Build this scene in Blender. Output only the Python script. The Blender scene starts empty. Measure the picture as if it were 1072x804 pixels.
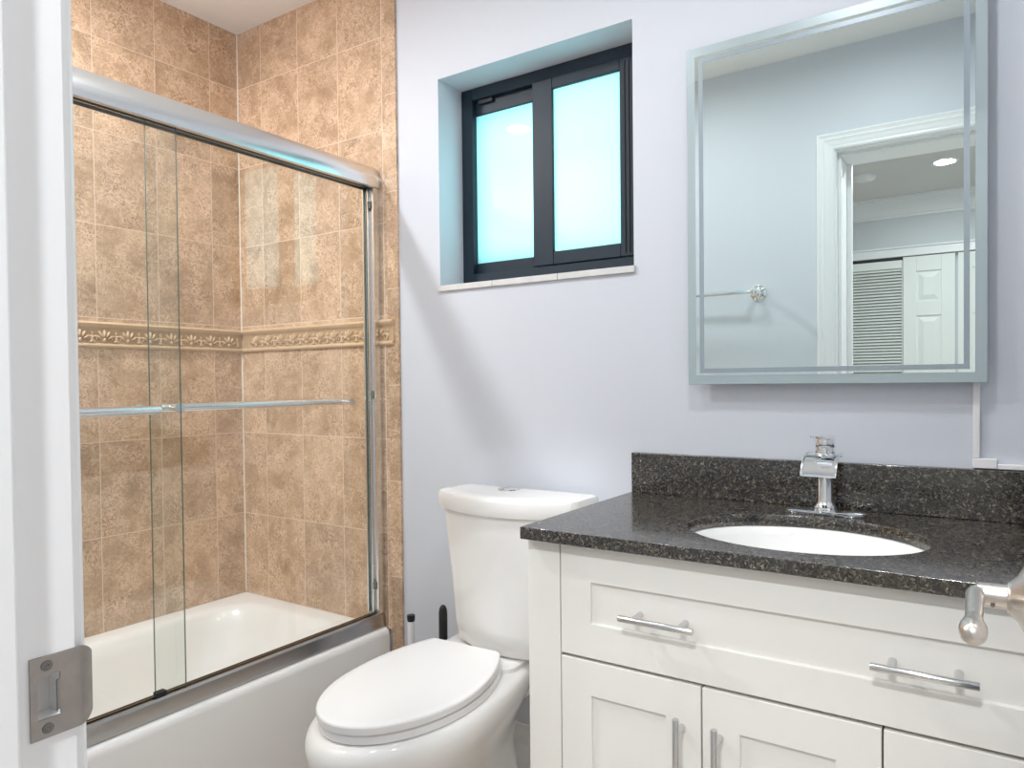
import bpy, bmesh, math, random
from mathutils import Vector, Matrix, noise as mnoise

S = bpy.context.scene
COL = S.collection
random.seed(4)
PI = math.pi

# ------------------------------------------------------------------ camera
F_PX, SX, SY = 730.66, 51.1, 10.37
YAW, PITCH, ROLL = 0.5544, -0.0172, -0.0096
CAM = Vector((0.0, -1.6086, 1.1449))
fwd = Vector((-math.sin(YAW) * math.cos(PITCH), math.cos(YAW) * math.cos(PITCH), math.sin(PITCH)))
r0 = Vector((math.cos(YAW), math.sin(YAW), 0))
u0 = r0.cross(fwd)
rt = math.cos(ROLL) * r0 + math.sin(ROLL) * u0
up = -math.sin(ROLL) * r0 + math.cos(ROLL) * u0
cd = bpy.data.cameras.new('camera')
cam = bpy.data.objects.new('camera', cd)
COL.objects.link(cam)
cam.matrix_world = Matrix(((rt.x, up.x, -fwd.x, CAM.x), (rt.y, up.y, -fwd.y, CAM.y),
                           (rt.z, up.z, -fwd.z, CAM.z), (0, 0, 0, 1)))
cd.sensor_width = 36
cd.lens = F_PX / 1072 * 36
cd.shift_x = -SX / 1072
cd.shift_y = SY / 1072
cd.clip_start = 0.02
S.camera = cam

# ------------------------------------------------------------------ light
w = bpy.data.worlds.new('daylight')
S.world = w
w.use_nodes = True
bg = w.node_tree.nodes['Background']
bg.inputs['Color'].default_value = (0.36, 0.89, 0.96, 1)
bg.inputs['Strength'].default_value = 2.15
S.view_settings.view_transform = 'Standard'
S.view_settings.look = 'None'
S.view_settings.gamma = 1
S.view_settings.use_curve_mapping = False
S.view_settings.exposure = 0.5
LAMP_MAIN, LAMP_MID_FILL, LAMP_TUB, LAMP_HALL, LAMP_DOOR_FILL = 4.35, 2.95, 16.0, 5.4, 23.0
S.cycles.diffuse_bounces = 8
LAMP_COL = (0.945, 0.975, 1.0)

# ------------------------------------------------------------------ room measures
XL, XT, XR = -2.3957, -1.589, 0.215       # tub wall face, end of tiling, right wall
HC = 2.4476                               # ceiling
YD, YO = -1.385, -1.57                    # door wall, inner and outer face
YE = -1.50                                # foot end of the tub alcove
YH = -4.05                                # closet wall of the hall
JX, HX = -0.525, 0.088                    # door jambs
DOORH = 2.04
TT = 0.008                                # tile thickness

# ------------------------------------------------------------------ materials
def mat(name, color=(.8, .8, .8), rough=.5, metal=0.0, bump=0.0, bscale=200, spec=.5, coat=0.0, nscale=None, ncol=None, aniso=None):
    m = bpy.data.materials.new(name)
    m.use_nodes = True
    nt = m.node_tree
    b = nt.nodes['Principled BSDF']
    b.inputs['Base Color'].default_value = (*color, 1)
    b.inputs['Roughness'].default_value = rough
    b.inputs['Metallic'].default_value = metal
    b.inputs['Specular IOR Level'].default_value = spec
    b.inputs['Coat Weight'].default_value = coat
    tc = nt.nodes.new('ShaderNodeTexCoord')
    if nscale:
        n = nt.nodes.new('ShaderNodeTexNoise')
        n.inputs['Scale'].default_value = nscale
        n.inputs['Detail'].default_value = 4
        nt.links.new(tc.outputs['Object'], n.inputs['Vector'])
        mx = nt.nodes.new('ShaderNodeMix')
        mx.data_type = 'RGBA'
        mx.inputs[6].default_value = (*color, 1)
        mx.inputs[7].default_value = (*(ncol or color), 1)
        nt.links.new(n.outputs['Fac'], mx.inputs[0])
        nt.links.new(mx.outputs[2], b.inputs['Base Color'])
    if bump:
        n = nt.nodes.new('ShaderNodeTexNoise')
        n.inputs['Scale'].default_value = bscale
        n.inputs['Detail'].default_value = 3
        mp = nt.nodes.new('ShaderNodeMapping')
        if aniso:
            mp.inputs['Scale'].default_value = aniso
        nt.links.new(tc.outputs['Object'], mp.inputs['Vector'])
        nt.links.new(mp.outputs[0], n.inputs['Vector'])
        bp = nt.nodes.new('ShaderNodeBump')
        bp.inputs['Strength'].default_value = bump
        bp.inputs['Distance'].default_value = .002
        nt.links.new(n.outputs['Fac'], bp.inputs['Height'])
        nt.links.new(bp.outputs[0], b.inputs['Normal'])
    return m

def ramp(nt, stops, interp='LINEAR'):
    r = nt.nodes.new('ShaderNodeValToRGB')
    r.color_ramp.interpolation = interp
    e = r.color_ramp.elements
    while len(e) < len(stops):
        e.new(.5)
    for i, (p, c) in enumerate(stops):
        e[i].position = p
        e[i].color = (*c, 1) if len(c) == 3 else c
    return r

def math_node(nt, op, a, b=None):
    n = nt.nodes.new('ShaderNodeMath')
    n.operation = op
    for i, v in enumerate((a, b)):
        if v is None:
            continue
        if isinstance(v, (int, float)):
            n.inputs[i].default_value = v
        else:
            nt.links.new(v, n.inputs[i])
    return n.outputs[0]

def mixc(nt, f, a, b, blend='MIX'):
    n = nt.nodes.new('ShaderNodeMix')
    n.data_type = 'RGBA'
    n.blend_type = blend
    for i, v in ((0, f), (6, a), (7, b)):
        if isinstance(v, (int, float)):
            n.inputs[i].default_value = v
        elif isinstance(v, tuple):
            n.inputs[i].default_value = (*v, 1)
        else:
            nt.links.new(v, n.inputs[i])
    return n.outputs[2]

def tile_material(name, light, mid, dark, grout, gw, rough, uvlines=True):
    m = bpy.data.materials.new(name)
    m.use_nodes = True
    nt = m.node_tree
    b = nt.nodes['Principled BSDF']
    tc = nt.nodes.new('ShaderNodeTexCoord')
    uv = tc.outputs['UV']
    sep = nt.nodes.new('ShaderNodeSeparateXYZ')
    nt.links.new(uv, sep.inputs[0])
    fl = nt.nodes.new('ShaderNodeVectorMath')
    fl.operation = 'FLOOR'
    nt.links.new(uv, fl.inputs[0])
    wn = nt.nodes.new('ShaderNodeTexWhiteNoise')
    wn.noise_dimensions = '3D'
    nt.links.new(fl.outputs[0], wn.inputs['Vector'])
    # each tile has its own patch of stone
    off = nt.nodes.new('ShaderNodeVectorMath')
    off.operation = 'MULTIPLY_ADD'
    nt.links.new(wn.outputs['Color'], off.inputs[0])
    off.inputs[1].default_value = (7, 7, 7)
    nt.links.new(tc.outputs['Object'], off.inputs[2])
    vec = off.outputs[0]
    def noise(scale, detail, rough_, dist=0.0):
        n = nt.nodes.new('ShaderNodeTexNoise')
        n.inputs['Scale'].default_value = scale
        n.inputs['Detail'].default_value = detail
        n.inputs['Roughness'].default_value = rough_
        n.inputs['Distortion'].default_value = dist
        nt.links.new(vec, n.inputs['Vector'])
        return n.outputs['Fac']
    big = noise(9, 5, .62, .6)
    base = ramp(nt, [(.32, dark), (.52, mid), (.72, light)])
    nt.links.new(big, base.inputs[0])
    # curly light flecks: thin iso-lines of a distorted noise
    curl = noise(42, 4, .6, 2.2)
    d = math_node(nt, 'ABSOLUTE', math_node(nt, 'SUBTRACT', curl, .5))
    fleck = ramp(nt, [(.0, (1, 1, 1)), (.045, (.6, .6, .6)), (.09, (0, 0, 0))])
    nt.links.new(d, fleck.inputs[0])
    patch = ramp(nt, [(.36, (0.15, 0.15, 0.15)), (.60, (1, 1, 1))])
    nt.links.new(noise(14, 3, .6, .3), patch.inputs[0])
    ff = math_node(nt, 'MULTIPLY', math_node(nt, 'MULTIPLY', fleck.outputs[0], patch.outputs[0]), .85)
    hi = tuple(min(1, c * 1.25 + .07) for c in light)
    c1 = mixc(nt, ff, base.outputs[0], hi)
    fine = noise(130, 4, .7, .5)
    fr = ramp(nt, [(.35, (.80, .78, .76)), (.6, (1.06, 1.06, 1.06))])
    nt.links.new(fine, fr.inputs[0])
    c2 = mixc(nt, .8, c1, fr.outputs[0], 'MULTIPLY')
    tv = nt.nodes.new('ShaderNodeMapRange')
    tv.inputs[3].default_value = .88
    tv.inputs[4].default_value = 1.08
    nt.links.new(wn.outputs['Value'], tv.inputs[0])
    cmb = nt.nodes.new('ShaderNodeCombineColor')
    for i in range(3):
        nt.links.new(tv.outputs[0], cmb.inputs[i])
    c3 = mixc(nt, 1.0, c2, cmb.outputs[0], 'MULTIPLY')
    # grout lines at whole numbers of the tile coordinates
    def line(o, g):
        f = math_node(nt, 'FRACT', o)
        e = math_node(nt, 'MINIMUM', f, math_node(nt, 'SUBTRACT', 1.0, f))
        return math_node(nt, 'LESS_THAN', e, g)
    gl = math_node(nt, 'MAXIMUM', line(sep.outputs[0], gw[0]), line(sep.outputs[1], gw[1]))
    c4 = mixc(nt, gl, c3, grout)
    nt.links.new(c4, b.inputs['Base Color'])
    rr = math_node(nt, 'ADD', math_node(nt, 'MULTIPLY', gl, .4), rough)
    nt.links.new(rr, b.inputs['Roughness'])
    bp = nt.nodes.new('ShaderNodeBump')
    bp.inputs['Strength'].default_value = .5
    bp.inputs['Distance'].default_value = .0015
    hh = math_node(nt, 'SUBTRACT', math_node(nt, 'MULTIPLY', fine, .25), gl)
    nt.links.new(hh, bp.inputs['Height'])
    nt.links.new(bp.outputs[0], b.inputs['Normal'])
    return m

def granite_material():
    m = bpy.data.materials.new('granite')
    m.use_nodes = True
    nt = m.node_tree
    b = nt.nodes['Principled BSDF']
    tc = nt.nodes.new('ShaderNodeTexCoord')
    nd = nt.nodes.new('ShaderNodeTexNoise')
    nd.inputs['Scale'].default_value = 120
    nd.inputs['Detail'].default_value = 2
    nt.links.new(tc.outputs['Object'], nd.inputs['Vector'])
    ad = nt.nodes.new('ShaderNodeVectorMath')
    ad.operation = 'MULTIPLY_ADD'
    nt.links.new(nd.outputs['Color'], ad.inputs[0])
    ad.inputs[1].default_value = (.012, .012, .012)
    nt.links.new(tc.outputs['Object'], ad.inputs[2])
    v = nt.nodes.new('ShaderNodeTexVoronoi')
    v.inputs['Scale'].default_value = 330
    nt.links.new(ad.outputs[0], v.inputs['Vector'])
    sp = nt.nodes.new('ShaderNodeSeparateColor')
    nt.links.new(v.outputs['Color'], sp.inputs[0])
    r1 = ramp(nt, [(0, (.004, .004, .004)), (.36, (.008, .0075, .007)), (.54, (.030, .027, .022)),
                   (.74, (.060, .053, .041)), (.89, (.125, .112, .088)), (1, (.22, .20, .165))])
    nt.links.new(sp.outputs[0], r1.inputs[0])
    n2 = nt.nodes.new('ShaderNodeTexNoise')
    n2.inputs['Scale'].default_value = 95
    n2.inputs['Detail'].default_value = 5
    nt.links.new(tc.outputs['Object'], n2.inputs['Vector'])
    r2 = ramp(nt, [(.38, (.35, .33, .31)), (.62, (1.3, 1.2, 1.08))])
    nt.links.new(n2.outputs['Fac'], r2.inputs[0])
    c = mixc(nt, 1.0, r1.outputs[0], r2.outputs[0], 'MULTIPLY')
    nt.links.new(c, b.inputs['Base Color'])
    b.inputs['Roughness'].default_value = .13
    b.inputs['IOR'].default_value = 1.95
    rn = ramp(nt, [(0, (.06, .06, .06)), (1, (.30, .30, .30))])
    nt.links.new(sp.outputs[1], rn.inputs[0])
    nt.links.new(rn.outputs[0], b.inputs['Roughness'])
    return m

def clear_glass(name, tint, ior):
    m = bpy.data.materials.new(name)
    m.use_nodes = True
    nt = m.node_tree
    nt.nodes.remove(nt.nodes['Principled BSDF'])
    t = nt.nodes.new('ShaderNodeBsdfTransparent')
    t.inputs[0].default_value = (*tint, 1)
    g = nt.nodes.new('ShaderNodeBsdfGlossy')
    g.inputs['Roughness'].default_value = .0
    fr = nt.nodes.new('ShaderNodeFresnel')
    fr.inputs[0].default_value = ior
    # the slab is modelled with both faces; from inside the glass the far face uses the same index
    geo = nt.nodes.new('ShaderNodeNewGeometry')
    fac = math_node(nt, 'MULTIPLY', fr.outputs[0], math_node(nt, 'SUBTRACT', 1.0, geo.outputs['Backfacing']))
    mx = nt.nodes.new('ShaderNodeMixShader')
    nt.links.new(fac, mx.inputs[0])
    nt.links.new(t.outputs[0], mx.inputs[1])
    nt.links.new(g.outputs[0], mx.inputs[2])
    nt.links.new(mx.outputs[0], nt.nodes['Material Output'].inputs[0])
    return m

def frosted_pane():
    m = bpy.data.materials.new('frosted_window_glass')
    m.use_nodes = True
    nt = m.node_tree
    nt.nodes.remove(nt.nodes['Principled BSDF'])
    t = nt.nodes.new('ShaderNodeBsdfTranslucent')
    t.inputs[0].default_value = (.84, .90, .88, 1)
    g = nt.nodes.new('ShaderNodeBsdfGlossy')
    g.inputs['Roughness'].default_value = .015
    fr = nt.nodes.new('ShaderNodeFresnel')
    fr.inputs[0].default_value = 1.5
    mx = nt.nodes.new('ShaderNodeMixShader')
    nt.links.new(fr.outputs[0], mx.inputs[0])
    nt.links.new(t.outputs[0], mx.inputs[1])
    nt.links.new(g.outputs[0], mx.inputs[2])
    nt.links.new(mx.outputs[0], nt.nodes['Material Output'].inputs[0])
    return m

def transparent():
    m = bpy.data.materials.new('glass_back_face')
    m.use_nodes = True
    nt = m.node_tree
    nt.nodes.remove(nt.nodes['Principled BSDF'])
    t = nt.nodes.new('ShaderNodeBsdfTransparent')
    nt.links.new(t.outputs[0], nt.nodes['Material Output'].inputs[0])
    return m

def emitter(name, color, strength):
    m = mat(name, (1, 1, 1), .4)
    b = m.node_tree.nodes['Principled BSDF']
    b.inputs['Emission Color'].default_value = (*color, 1)
    b.inputs['Emission Strength'].default_value = strength
    return m

M = dict(
    wall=mat('wall_paint', (.645, .672, .728), .55, bump=.12, bscale=90),
    hallwall=mat('hall_paint', (.66, .68, .70), .6, bump=.1, bscale=90),
    ceil=mat('ceiling_paint', (.88, .87, .86), .8, bump=.15, bscale=120),
    hallceil=mat('hall_ceiling_paint', (.70, .68, .66), .85, bump=.1, bscale=120),
    trim=mat('white_trim_paint', (.84, .84, .85), .3, bump=.06, bscale=160),
    closet=mat('closet_door_paint', (.80, .81, .78), .4),
    porcelain=mat('porcelain', (.86, .85, .83), .09, spec=.6),
    seat=mat('seat_plastic', (.88, .88, .88), .18),
    tub=mat('tub_enamel', (.88, .86, .835), .2),
    apron=mat('tub_apron_enamel', (.90, .885, .875), .22),
    cabinet=mat('cabinet_paint', (.82, .805, .76), .33, bump=.04, bscale=60, aniso=(1, 1, .15)),
    louvreshade=mat('louvre_gap_shade', (.42, .42, .41), .8),  # grey for the shade painted between the slats
    shadowgap=mat('cabinet_gap_shade', (.30, .28, .26), .8),  # dark tone for the shade painted into the cabinet gaps
    granite=granite_material(),
    chrome=mat('chrome', (.86, .88, .90), .05, 1.0),
    satin=mat('satin_aluminium', (.80, .81, .82), .27, 1.0, bump=.03, bscale=300, aniso=(1, .02, 1)),
    track=mat('polished_aluminium', (.47, .46, .45), .22, 1.0),
    grooveshade=mat('groove_shade', (.05, .052, .055), .6),  # near-black for shade painted into the header grooves and closet head gap
    nickel=mat('brushed_nickel', (.62, .575, .53), .30, 1.0),
    strike=mat('tarnished_nickel', (.29, .265, .25), .40, 1.0, nscale=90, ncol=(.42, .39, .37)),
    hollow=mat('mortise_wood', (.80, .78, .74), .7),
    caulk=mat('caulk', (.80, .74, .66), .5),
    screw=mat('screw_head', (.20, .19, .18), .4, 1.0),
    handle=mat('pull_metal', (.66, .66, .66), .22, 1.0),
    frame=mat('slate_aluminium', (.014, .026, .040), .45, spec=.35),
    gasket=mat('window_gasket', (.012, .015, .018), .6),
    sill=mat('marble_sill', (.80, .79, .77), .2, nscale=22, ncol=(.58, .57, .55)),
    pane=frosted_pane(), back=transparent(),
    glass=clear_glass('shower_glass', (.965, .98, .97), 1.72),
    glassedge=mat('glass_edge', (.075, .12, .105), .15, spec=.5),
    borderfield=mat('border_field', (.47, .32, .185), .5, nscale=60, ncol=(.55, .385, .235)),
    border=mat('border_listello', (.58, .405, .25), .45, nscale=60, ncol=(.68, .50, .33)),
    mirror=mat('mirror_silver', (.79, .88, .86), .0, 1.0),
    frost=mat('frosted_mirror_rim', (.43, .51, .53), .3, 0.3, spec=.6),
    etched=mat('etched_mirror_band', (.36, .42, .46), .3, .4),
    mirrorback=mat('mirror_housing', (.80, .80, .80), .6),
    plastic=mat('white_plastic', (.82, .81, .82), .4),
    black=mat('black_plastic', (.012, .012, .013), .4),
    rubber=mat('black_rubber', (.02, .02, .02), .7),
    bumper=mat('grey_bumper', (.16, .17, .15), .5),
    lens=emitter('lamp_lens', (1, .97, .93), 7.0),
    floor=tile_material('floor_tile', (.62, .56, .49), (.55, .48, .41), (.46, .39, .32), (.52, .48, .43), (.008, .008), .25),
    hallfloor=mat('hall_floor', (.60, .54, .47), .4, nscale=5, ncol=(.50, .44, .37)),
    tile=tile_material('travertine_tile', (.66, .47, .325), (.53, .36, .232), (.39, .26, .162), (.74, .58, .44), (.0065, .0042), .22),
)

# ------------------------------------------------------------------ helpers
ORG = {}
def tag(o, label=None, cat=None, group=None, kind=None):
    for k, v in (('label', label), ('category', cat), ('group', group), ('kind', kind)):
        if v:
            o[k] = v
    return o

def thing(name, loc, label, cat, group=None, kind=None):
    o = bpy.data.objects.new(name, None)
    o.empty_display_size = .05
    COL.objects.link(o)
    o.location = loc
    ORG[o] = Vector(loc)
    return tag(o, label, cat, group, kind)

def obj(name, bm, material, parent=None, bevel=0, seg=2, smooth=35, subsurf=0, uvf=None):
    bmesh.ops.recalc_face_normals(bm, faces=bm.faces[:]) if uvf is None else None
    lo = Vector((min(v.co.x for v in bm.verts), min(v.co.y for v in bm.verts), min(v.co.z for v in bm.verts)))
    hi = Vector((max(v.co.x for v in bm.verts), max(v.co.y for v in bm.verts), max(v.co.z for v in bm.verts)))
    org = Vector(((lo.x + hi.x) / 2, (lo.y + hi.y) / 2, lo.z))
    bmesh.ops.translate(bm, vec=-org, verts=bm.verts[:])
    me = bpy.data.meshes.new(name)
    bm.to_mesh(me)
    bm.free()
    for m_ in (material if isinstance(material, (list, tuple)) else [material]):
        me.materials.append(M[m_])
    o = bpy.data.objects.new(name, me)
    COL.objects.link(o)
    ORG[o] = org
    if parent is not None:
        o.parent = parent
        o.location = org - ORG[parent]
    else:
        o.location = org
    if smooth:
        for p in me.polygons:
            p.use_smooth = True
        me.set_sharp_from_angle(angle=math.radians(smooth))
    if bevel:
        b = o.modifiers.new('bevel', 'BEVEL')
        b.width = bevel
        b.segments = seg
        b.limit_method = 'ANGLE'
        b.angle_limit = math.radians(40)
    if subsurf:
        s = o.modifiers.new('subsurf', 'SUBSURF')
        s.levels = s.render_levels = subsurf
    return o

def box(bm, x0, x1, y0, y1, z0, z1, mi=0):
    vs = [bm.verts.new((x, y, z)) for z in (z0, z1) for y in (y0, y1) for x in (x0, x1)]
    fs = []
    for idx in ((0, 2, 3, 1), (4, 5, 7, 6), (0, 1, 5, 4), (2, 6, 7, 3), (0, 4, 6, 2), (1, 3, 7, 5)):
        f = bm.faces.new([vs[i] for i in idx])
        f.material_index = mi
        fs.append(f)
    return fs

def bx(*a):
    bm = bmesh.new()
    box(bm, *a)
    return bm

def loft(bm, rings, cap0=True, cap1=True, closed=True, mi=0):
    R = [[bm.verts.new(p) for p in r] for r in rings]
    n = len(R[0])
    for a, b in zip(R, R[1:]):
        for i in range(n if closed else n - 1):
            j = (i + 1) % n
            f = bm.faces.new((a[i], a[j], b[j], b[i]))
            f.material_index = mi
    if cap0:
        bm.faces.new(R[0][::-1]).material_index = mi
    if cap1:
        bm.faces.new(R[-1]).material_index = mi
    return R

def frame_for(d):
    d = d.normalized()
    a = Vector((0, 0, 1)) if abs(d.z) < .9 else Vector((1, 0, 0))
    s = d.cross(a).normalized()
    return s, s.cross(d).normalized()

def tube(bm, pts, rad, n=16, mi=0, cap=True):
    pts = [Vector(p) for p in pts]
    if not isinstance(rad, (list, tuple)):
        rad = [rad] * len(pts)
    rings = []
    s = t = None
    for i, p in enumerate(pts):
        d = pts[min(i + 1, len(pts) - 1)] - pts[max(i - 1, 0)]
        d.normalize()
        if s is None:
            s, t = frame_for(d)
        else:
            s = (s - d * s.dot(d)).normalized()
            t = s.cross(d).normalized()
        rings.append([p + (s * math.cos(2 * PI * k / n) + t * math.sin(2 * PI * k / n)) * rad[i] for k in range(n)])
    loft(bm, rings, cap, cap, mi=mi)

def lathe(bm, base, axis, prof, n=32, mi=0):
    """prof: list of (distance along axis, radius)"""
    base = Vector(base)
    ax = Vector(axis).normalized()
    s, t = frame_for(ax)
    loft(bm, [[base + ax * h + (s * math.cos(2 * PI * k / n) + t * math.sin(2 * PI * k / n)) * max(r, 1e-4) for k in range(n)]
              for h, r in prof], mi=mi)

def prism(bm, poly, axis, a, b, mi=0):
    """poly of 2-D points in the two other axes (in x,y,z order), extruded along axis from a to b"""
    def pt(p, q):
        c = list(p)
        c.insert(axis, q)
        return c
    loft(bm, [[pt(p, a) for p in poly], [pt(p, b) for p in poly]], mi=mi)

def rrect(x0, x1, y0, y1, r, z, k=6):
    pts = []
    for cx, cy, a0 in ((x1 - r, y1 - r, 0), (x0 + r, y1 - r, PI / 2), (x0 + r, y0 + r, PI), (x1 - r, y0 + r, 1.5 * PI)):
        for i in range(k + 1):
            a = a0 + PI / 2 * i / k
            pts.append(Vector((cx + r * math.cos(a), cy + r * math.sin(a), z)))
    return pts

def panel_front(bm, x0, x1, z0, z1, y, th, rail, depth, flip=1):
    """shaker front: flat frame round a sunken field; y = front plane, thickness goes to +y*flip"""
    def quad(*p):
        bm.faces.new([bm.verts.new(q) for q in p])
    yi, yb = y + depth * flip, y + th * flip
    a = [(x0, z0), (x1, z0), (x1, z1), (x0, z1)]
    i = [(x0 + rail, z0 + rail), (x1 - rail, z0 + rail), (x1 - rail, z1 - rail), (x0 + rail, z1 - rail)]
    vo = [bm.verts.new((p[0], y, p[1])) for p in a]
    vi = [bm.verts.new((p[0], y, p[1])) for p in i]
    vd = [bm.verts.new((p[0], yi, p[1])) for p in i]
    vb = [bm.verts.new((p[0], yb, p[1])) for p in a]
    for k in range(4):
        j = (k + 1) % 4
        bm.faces.new((vo[k], vo[j], vi[j], vi[k]))
        bm.faces.new((vi[k], vi[j], vd[j], vd[k]))
        bm.faces.new((vo[j], vo[k], vb[k], vb[j]))
    bm.faces.new(vd)
    bm.faces.new(vb[::-1])

# ------------------------------------------------------------------ room shell
def struct(name, bm, m, label, cat, **k):
    return tag(obj(name, bm, m, **k), label, cat, kind='structure')

WX0, WX1, WZ0, WZ1, WD = -1.4208, -0.7741, 1.4205, 2.0582, 0.1078   # window opening, depth to the frame
XTT = XL - .10
bm = bmesh.new()
for b in ((XTT, WX0, 0, .2, 0, HC), (WX1, XR + .1, 0, .2, 0, HC), (WX0, WX1, 0, .2, 0, WZ0), (WX0, WX1, 0, .2, WZ1, HC)):
    box(bm, *b)
bmesh.ops.remove_doubles(bm, verts=bm.verts[:], dist=1e-5)
wall_back = struct('wall_back', bm, 'wall', 'pale lilac painted wall behind the toilet, vanity and mirror', 'wall')

# tiling: faces laid out in tile units so that the grout falls on whole numbers
def tile_sheet(name, strips, label):
    """strips: list of (axis, u0, u1, z0, z1, fixed, U(u), V(z))"""
    bm = bmesh.new()
    uvl = bm.loops.layers.uv.new('UVMap')
    for ax, a0, a1, z0, z1, fx, fu, fv, th in strips:
        if ax == 'x':      # back wall, facing -y
            c = [(a0, fx, z0), (a1, fx, z0), (a1, fx, z1), (a0, fx, z1)]
            bk = [(x, fx + th, z) for x, _, z in c]
        else:              # left wall, facing +x
            c = [(fx, a1, z0), (fx, a0, z0), (fx, a0, z1), (fx, a1, z1)]
            c = [(fx, a0, z0), (fx, a1, z0), (fx, a1, z1), (fx, a0, z1)]
            bk = [(fx - th, y, z) for _, y, z in c]
        vf = [bm.verts.new(p) for p in c]
        vb = [bm.verts.new(p) for p in bk]
        fs = [bm.faces.new(vf), bm.faces.new(vb[::-1])]
        for k in range(4):
            j = (k + 1) % 4
            fs.append(bm.faces.new((vf[j], vf[k], vb[k], vb[j])))
        for f in fs:
            for l in f.loops:
                u = l.vert.co.x if ax == 'x' else l.vert.co.y
                l[uvl].uv = (fu(u), fv(l.vert.co.z))
    bmesh.ops.recalc_face_normals(bm, faces=bm.faces[:])
    return struct(name, bm, 'tile', label, 'wall tiles', smooth=0, uvf=1)

RZ = .358                                     # tiles start just below the tub rim
BZ0, BZ1 = 1.271, 1.344
vup = lambda z: (z - 1.655) / .2935 + 20
vlo = lambda z: (z - .968) / .302 + 10
UB = lambda x: (x + 2.055) / .2035 + 40
UL = lambda y: (y + .312) / .1935 + 70
tile_sheet('trim_1', [
    ('x', XL, XT - .045, BZ1 - .004, HC, -TT, UB, vup, TT), ('x', XL, XT - .045, RZ, BZ0 + .004, -TT, UB, vlo, TT),
    ('x', XT - .045, XT, 0, HC, -TT, lambda x: 60.5 + (x - XT + .022) * 20, lambda z: (z - .53) / .305 + 5, TT),
    ('x', XL, XT - .045, BZ0 + .004, BZ1 - .004, -TT + .001, lambda x: 30.5, lambda z: 30.5, TT - .001)],
    'beige travertine look tiles on the end wall over the tub')
tile_sheet('trim_2', [
    ('y', YE, -TT, BZ1 - .004, HC, XL, UL, vup, TT), ('y', YE, -TT, RZ, BZ0 + .004, XL, UL, vlo, TT),
    ('y', YE, -TT, BZ0 + .004, BZ1 - .004, XL - .001, lambda x: 30.5, lambda z: 30.5, TT - .001)],
    'beige travertine look tiles on the long wall beside the tub')
struct('wall_left', bx(XL - .1, XL - TT, YO, 0, 0, HC), 'wall', 'wall behind the long tiled side of the tub', 'wall')
bm = bmesh.new()
box(bm, XL - TT, -1.60, YO, YE, 0, HC)
box(bm, -1.60, JX - .02, YO, YD, 0, HC)
box(bm, HX + .02, XR + .1, YO, YD, 0, HC)
box(bm, JX - .02, HX + .02, YO, YD, DOORH + .02, HC)
struct('wall_front', bm, 'wall', 'painted wall around the bathroom doorway, seen in the mirror', 'wall', smooth=0)
struct('wall_right', bx(XR, XR + .1, YD, 0, 0, HC), 'wall', 'painted side wall at the right end of the vanity', 'wall')
bm = bx(XTT, XR + .1, YO, .2, -.1, 0)
uvl = bm.loops.layers.uv.new('UVMap')
for f in bm.faces:
    for l in f.loops:
        l[uvl].uv = ((l.vert.co.x + 1.0) / .33 + 20, (l.vert.co.y + .2) / .33 + 20)
struct('floor', bm, 'floor', 'brownish beige tiled bathroom floor', 'floor', smooth=0)
struct('ceiling', bx(XTT, XR + .1, YO, .2, HC, HC + .1), 'ceil', 'white bathroom ceiling above the tub', 'ceiling')

# ---- relief border running round the tub walls
def border(name, axis, a0, a1, label, start):
    bm = bmesh.new()
    # local frame: s along the wall, t out of the wall, z
    def P(s, t, z):
        return (s, -TT - t, z) if axis == 'x' else (XL + t, s, z)
    prof = [(0, BZ0 - .004), (.006, BZ0 - .004), (.010, BZ0), (.010, BZ0 + .005), (.0065, BZ0 + .009), (.004, BZ0 + .011), (.003, BZ0 + .03),
            (.004, BZ1 - .018), (.006, BZ1 - .013), (.0125, BZ1 - .008), (.014, BZ1 - .002), (.010, BZ1 + .004), (0, BZ1 + .004)]
    loft(bm, [[P(s, t, z) for t, z in prof] for s in (a0, a1)])
    for f in bm.faces:
        zz = [v.co.z for v in f.verts]
        if BZ0 + .008 < min(zz) and max(zz) < BZ1 - .012:
            f.material_index = 1
    zb = BZ0 + .011
    def lobe(s, z, ln, wd, ang, h=.010):
        n, k = 10, 4
        rings = []
        for i in range(k + 1):
            f = i / k
            rr = math.cos(f * PI / 2) if i < k else .02
            hh = .0028 + h * math.sin(f * PI / 2)
            ring = []
            for q in range(n):
                a = 2 * PI * q / n
                px, pz = wd * rr * math.cos(a), ln * rr * math.sin(a)
                x = px * math.cos(ang) - pz * math.sin(ang)
                zz = px * math.sin(ang) + pz * math.cos(ang)
                ring.append(P(s + x, hh, z + zz))
            rings.append(ring)
        loft(bm, rings, cap0=False)
    def scroll(s, z, r, dirn):
        pts, rad = [], []
        for i in range(15):
            a = -PI / 2 + dirn * (i / 14) * 1.7 * PI
            q = r * (1 - .5 * i / 14)
            pts.append(P(s + q * math.cos(a), .0060, z + q * math.sin(a)))
            rad.append(.0034 * (1 - .35 * i / 14))
        tube(bm, pts, rad, n=6)
    per = .0705
    s = start
    lo_, hi_ = min(a0, a1), max(a0, a1)
    while s < hi_ - .03:
        if s > lo_ + .03:
            lobe(s, zb + .029, .0145, .0055, 0)
            for sg in (-1, 1):
                lobe(s + sg * .0100, zb + .026, .0140, .0042, -sg * .5)
                lobe(s + sg * .0170, zb + .017, .0115, .0038, -sg * 1.0)
                scroll(s + sg * .0275, zb + .013, .0105, sg)
            lobe(s, zb + .009, .008, .0055, 0)
            lobe(s + per / 2, zb + .014, .0115, .0055, 0, .006)
            lobe(s + per / 2, zb + .031, .007, .0036, 0, .005)
        s += per
    return struct(name, bm, ['border', 'borderfield'], label, 'tile border', smooth=45)
border('trim_3', 'x', XL + .012, -1.607, 'carved tan listello border across the end wall tiles', -2.372)
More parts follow.
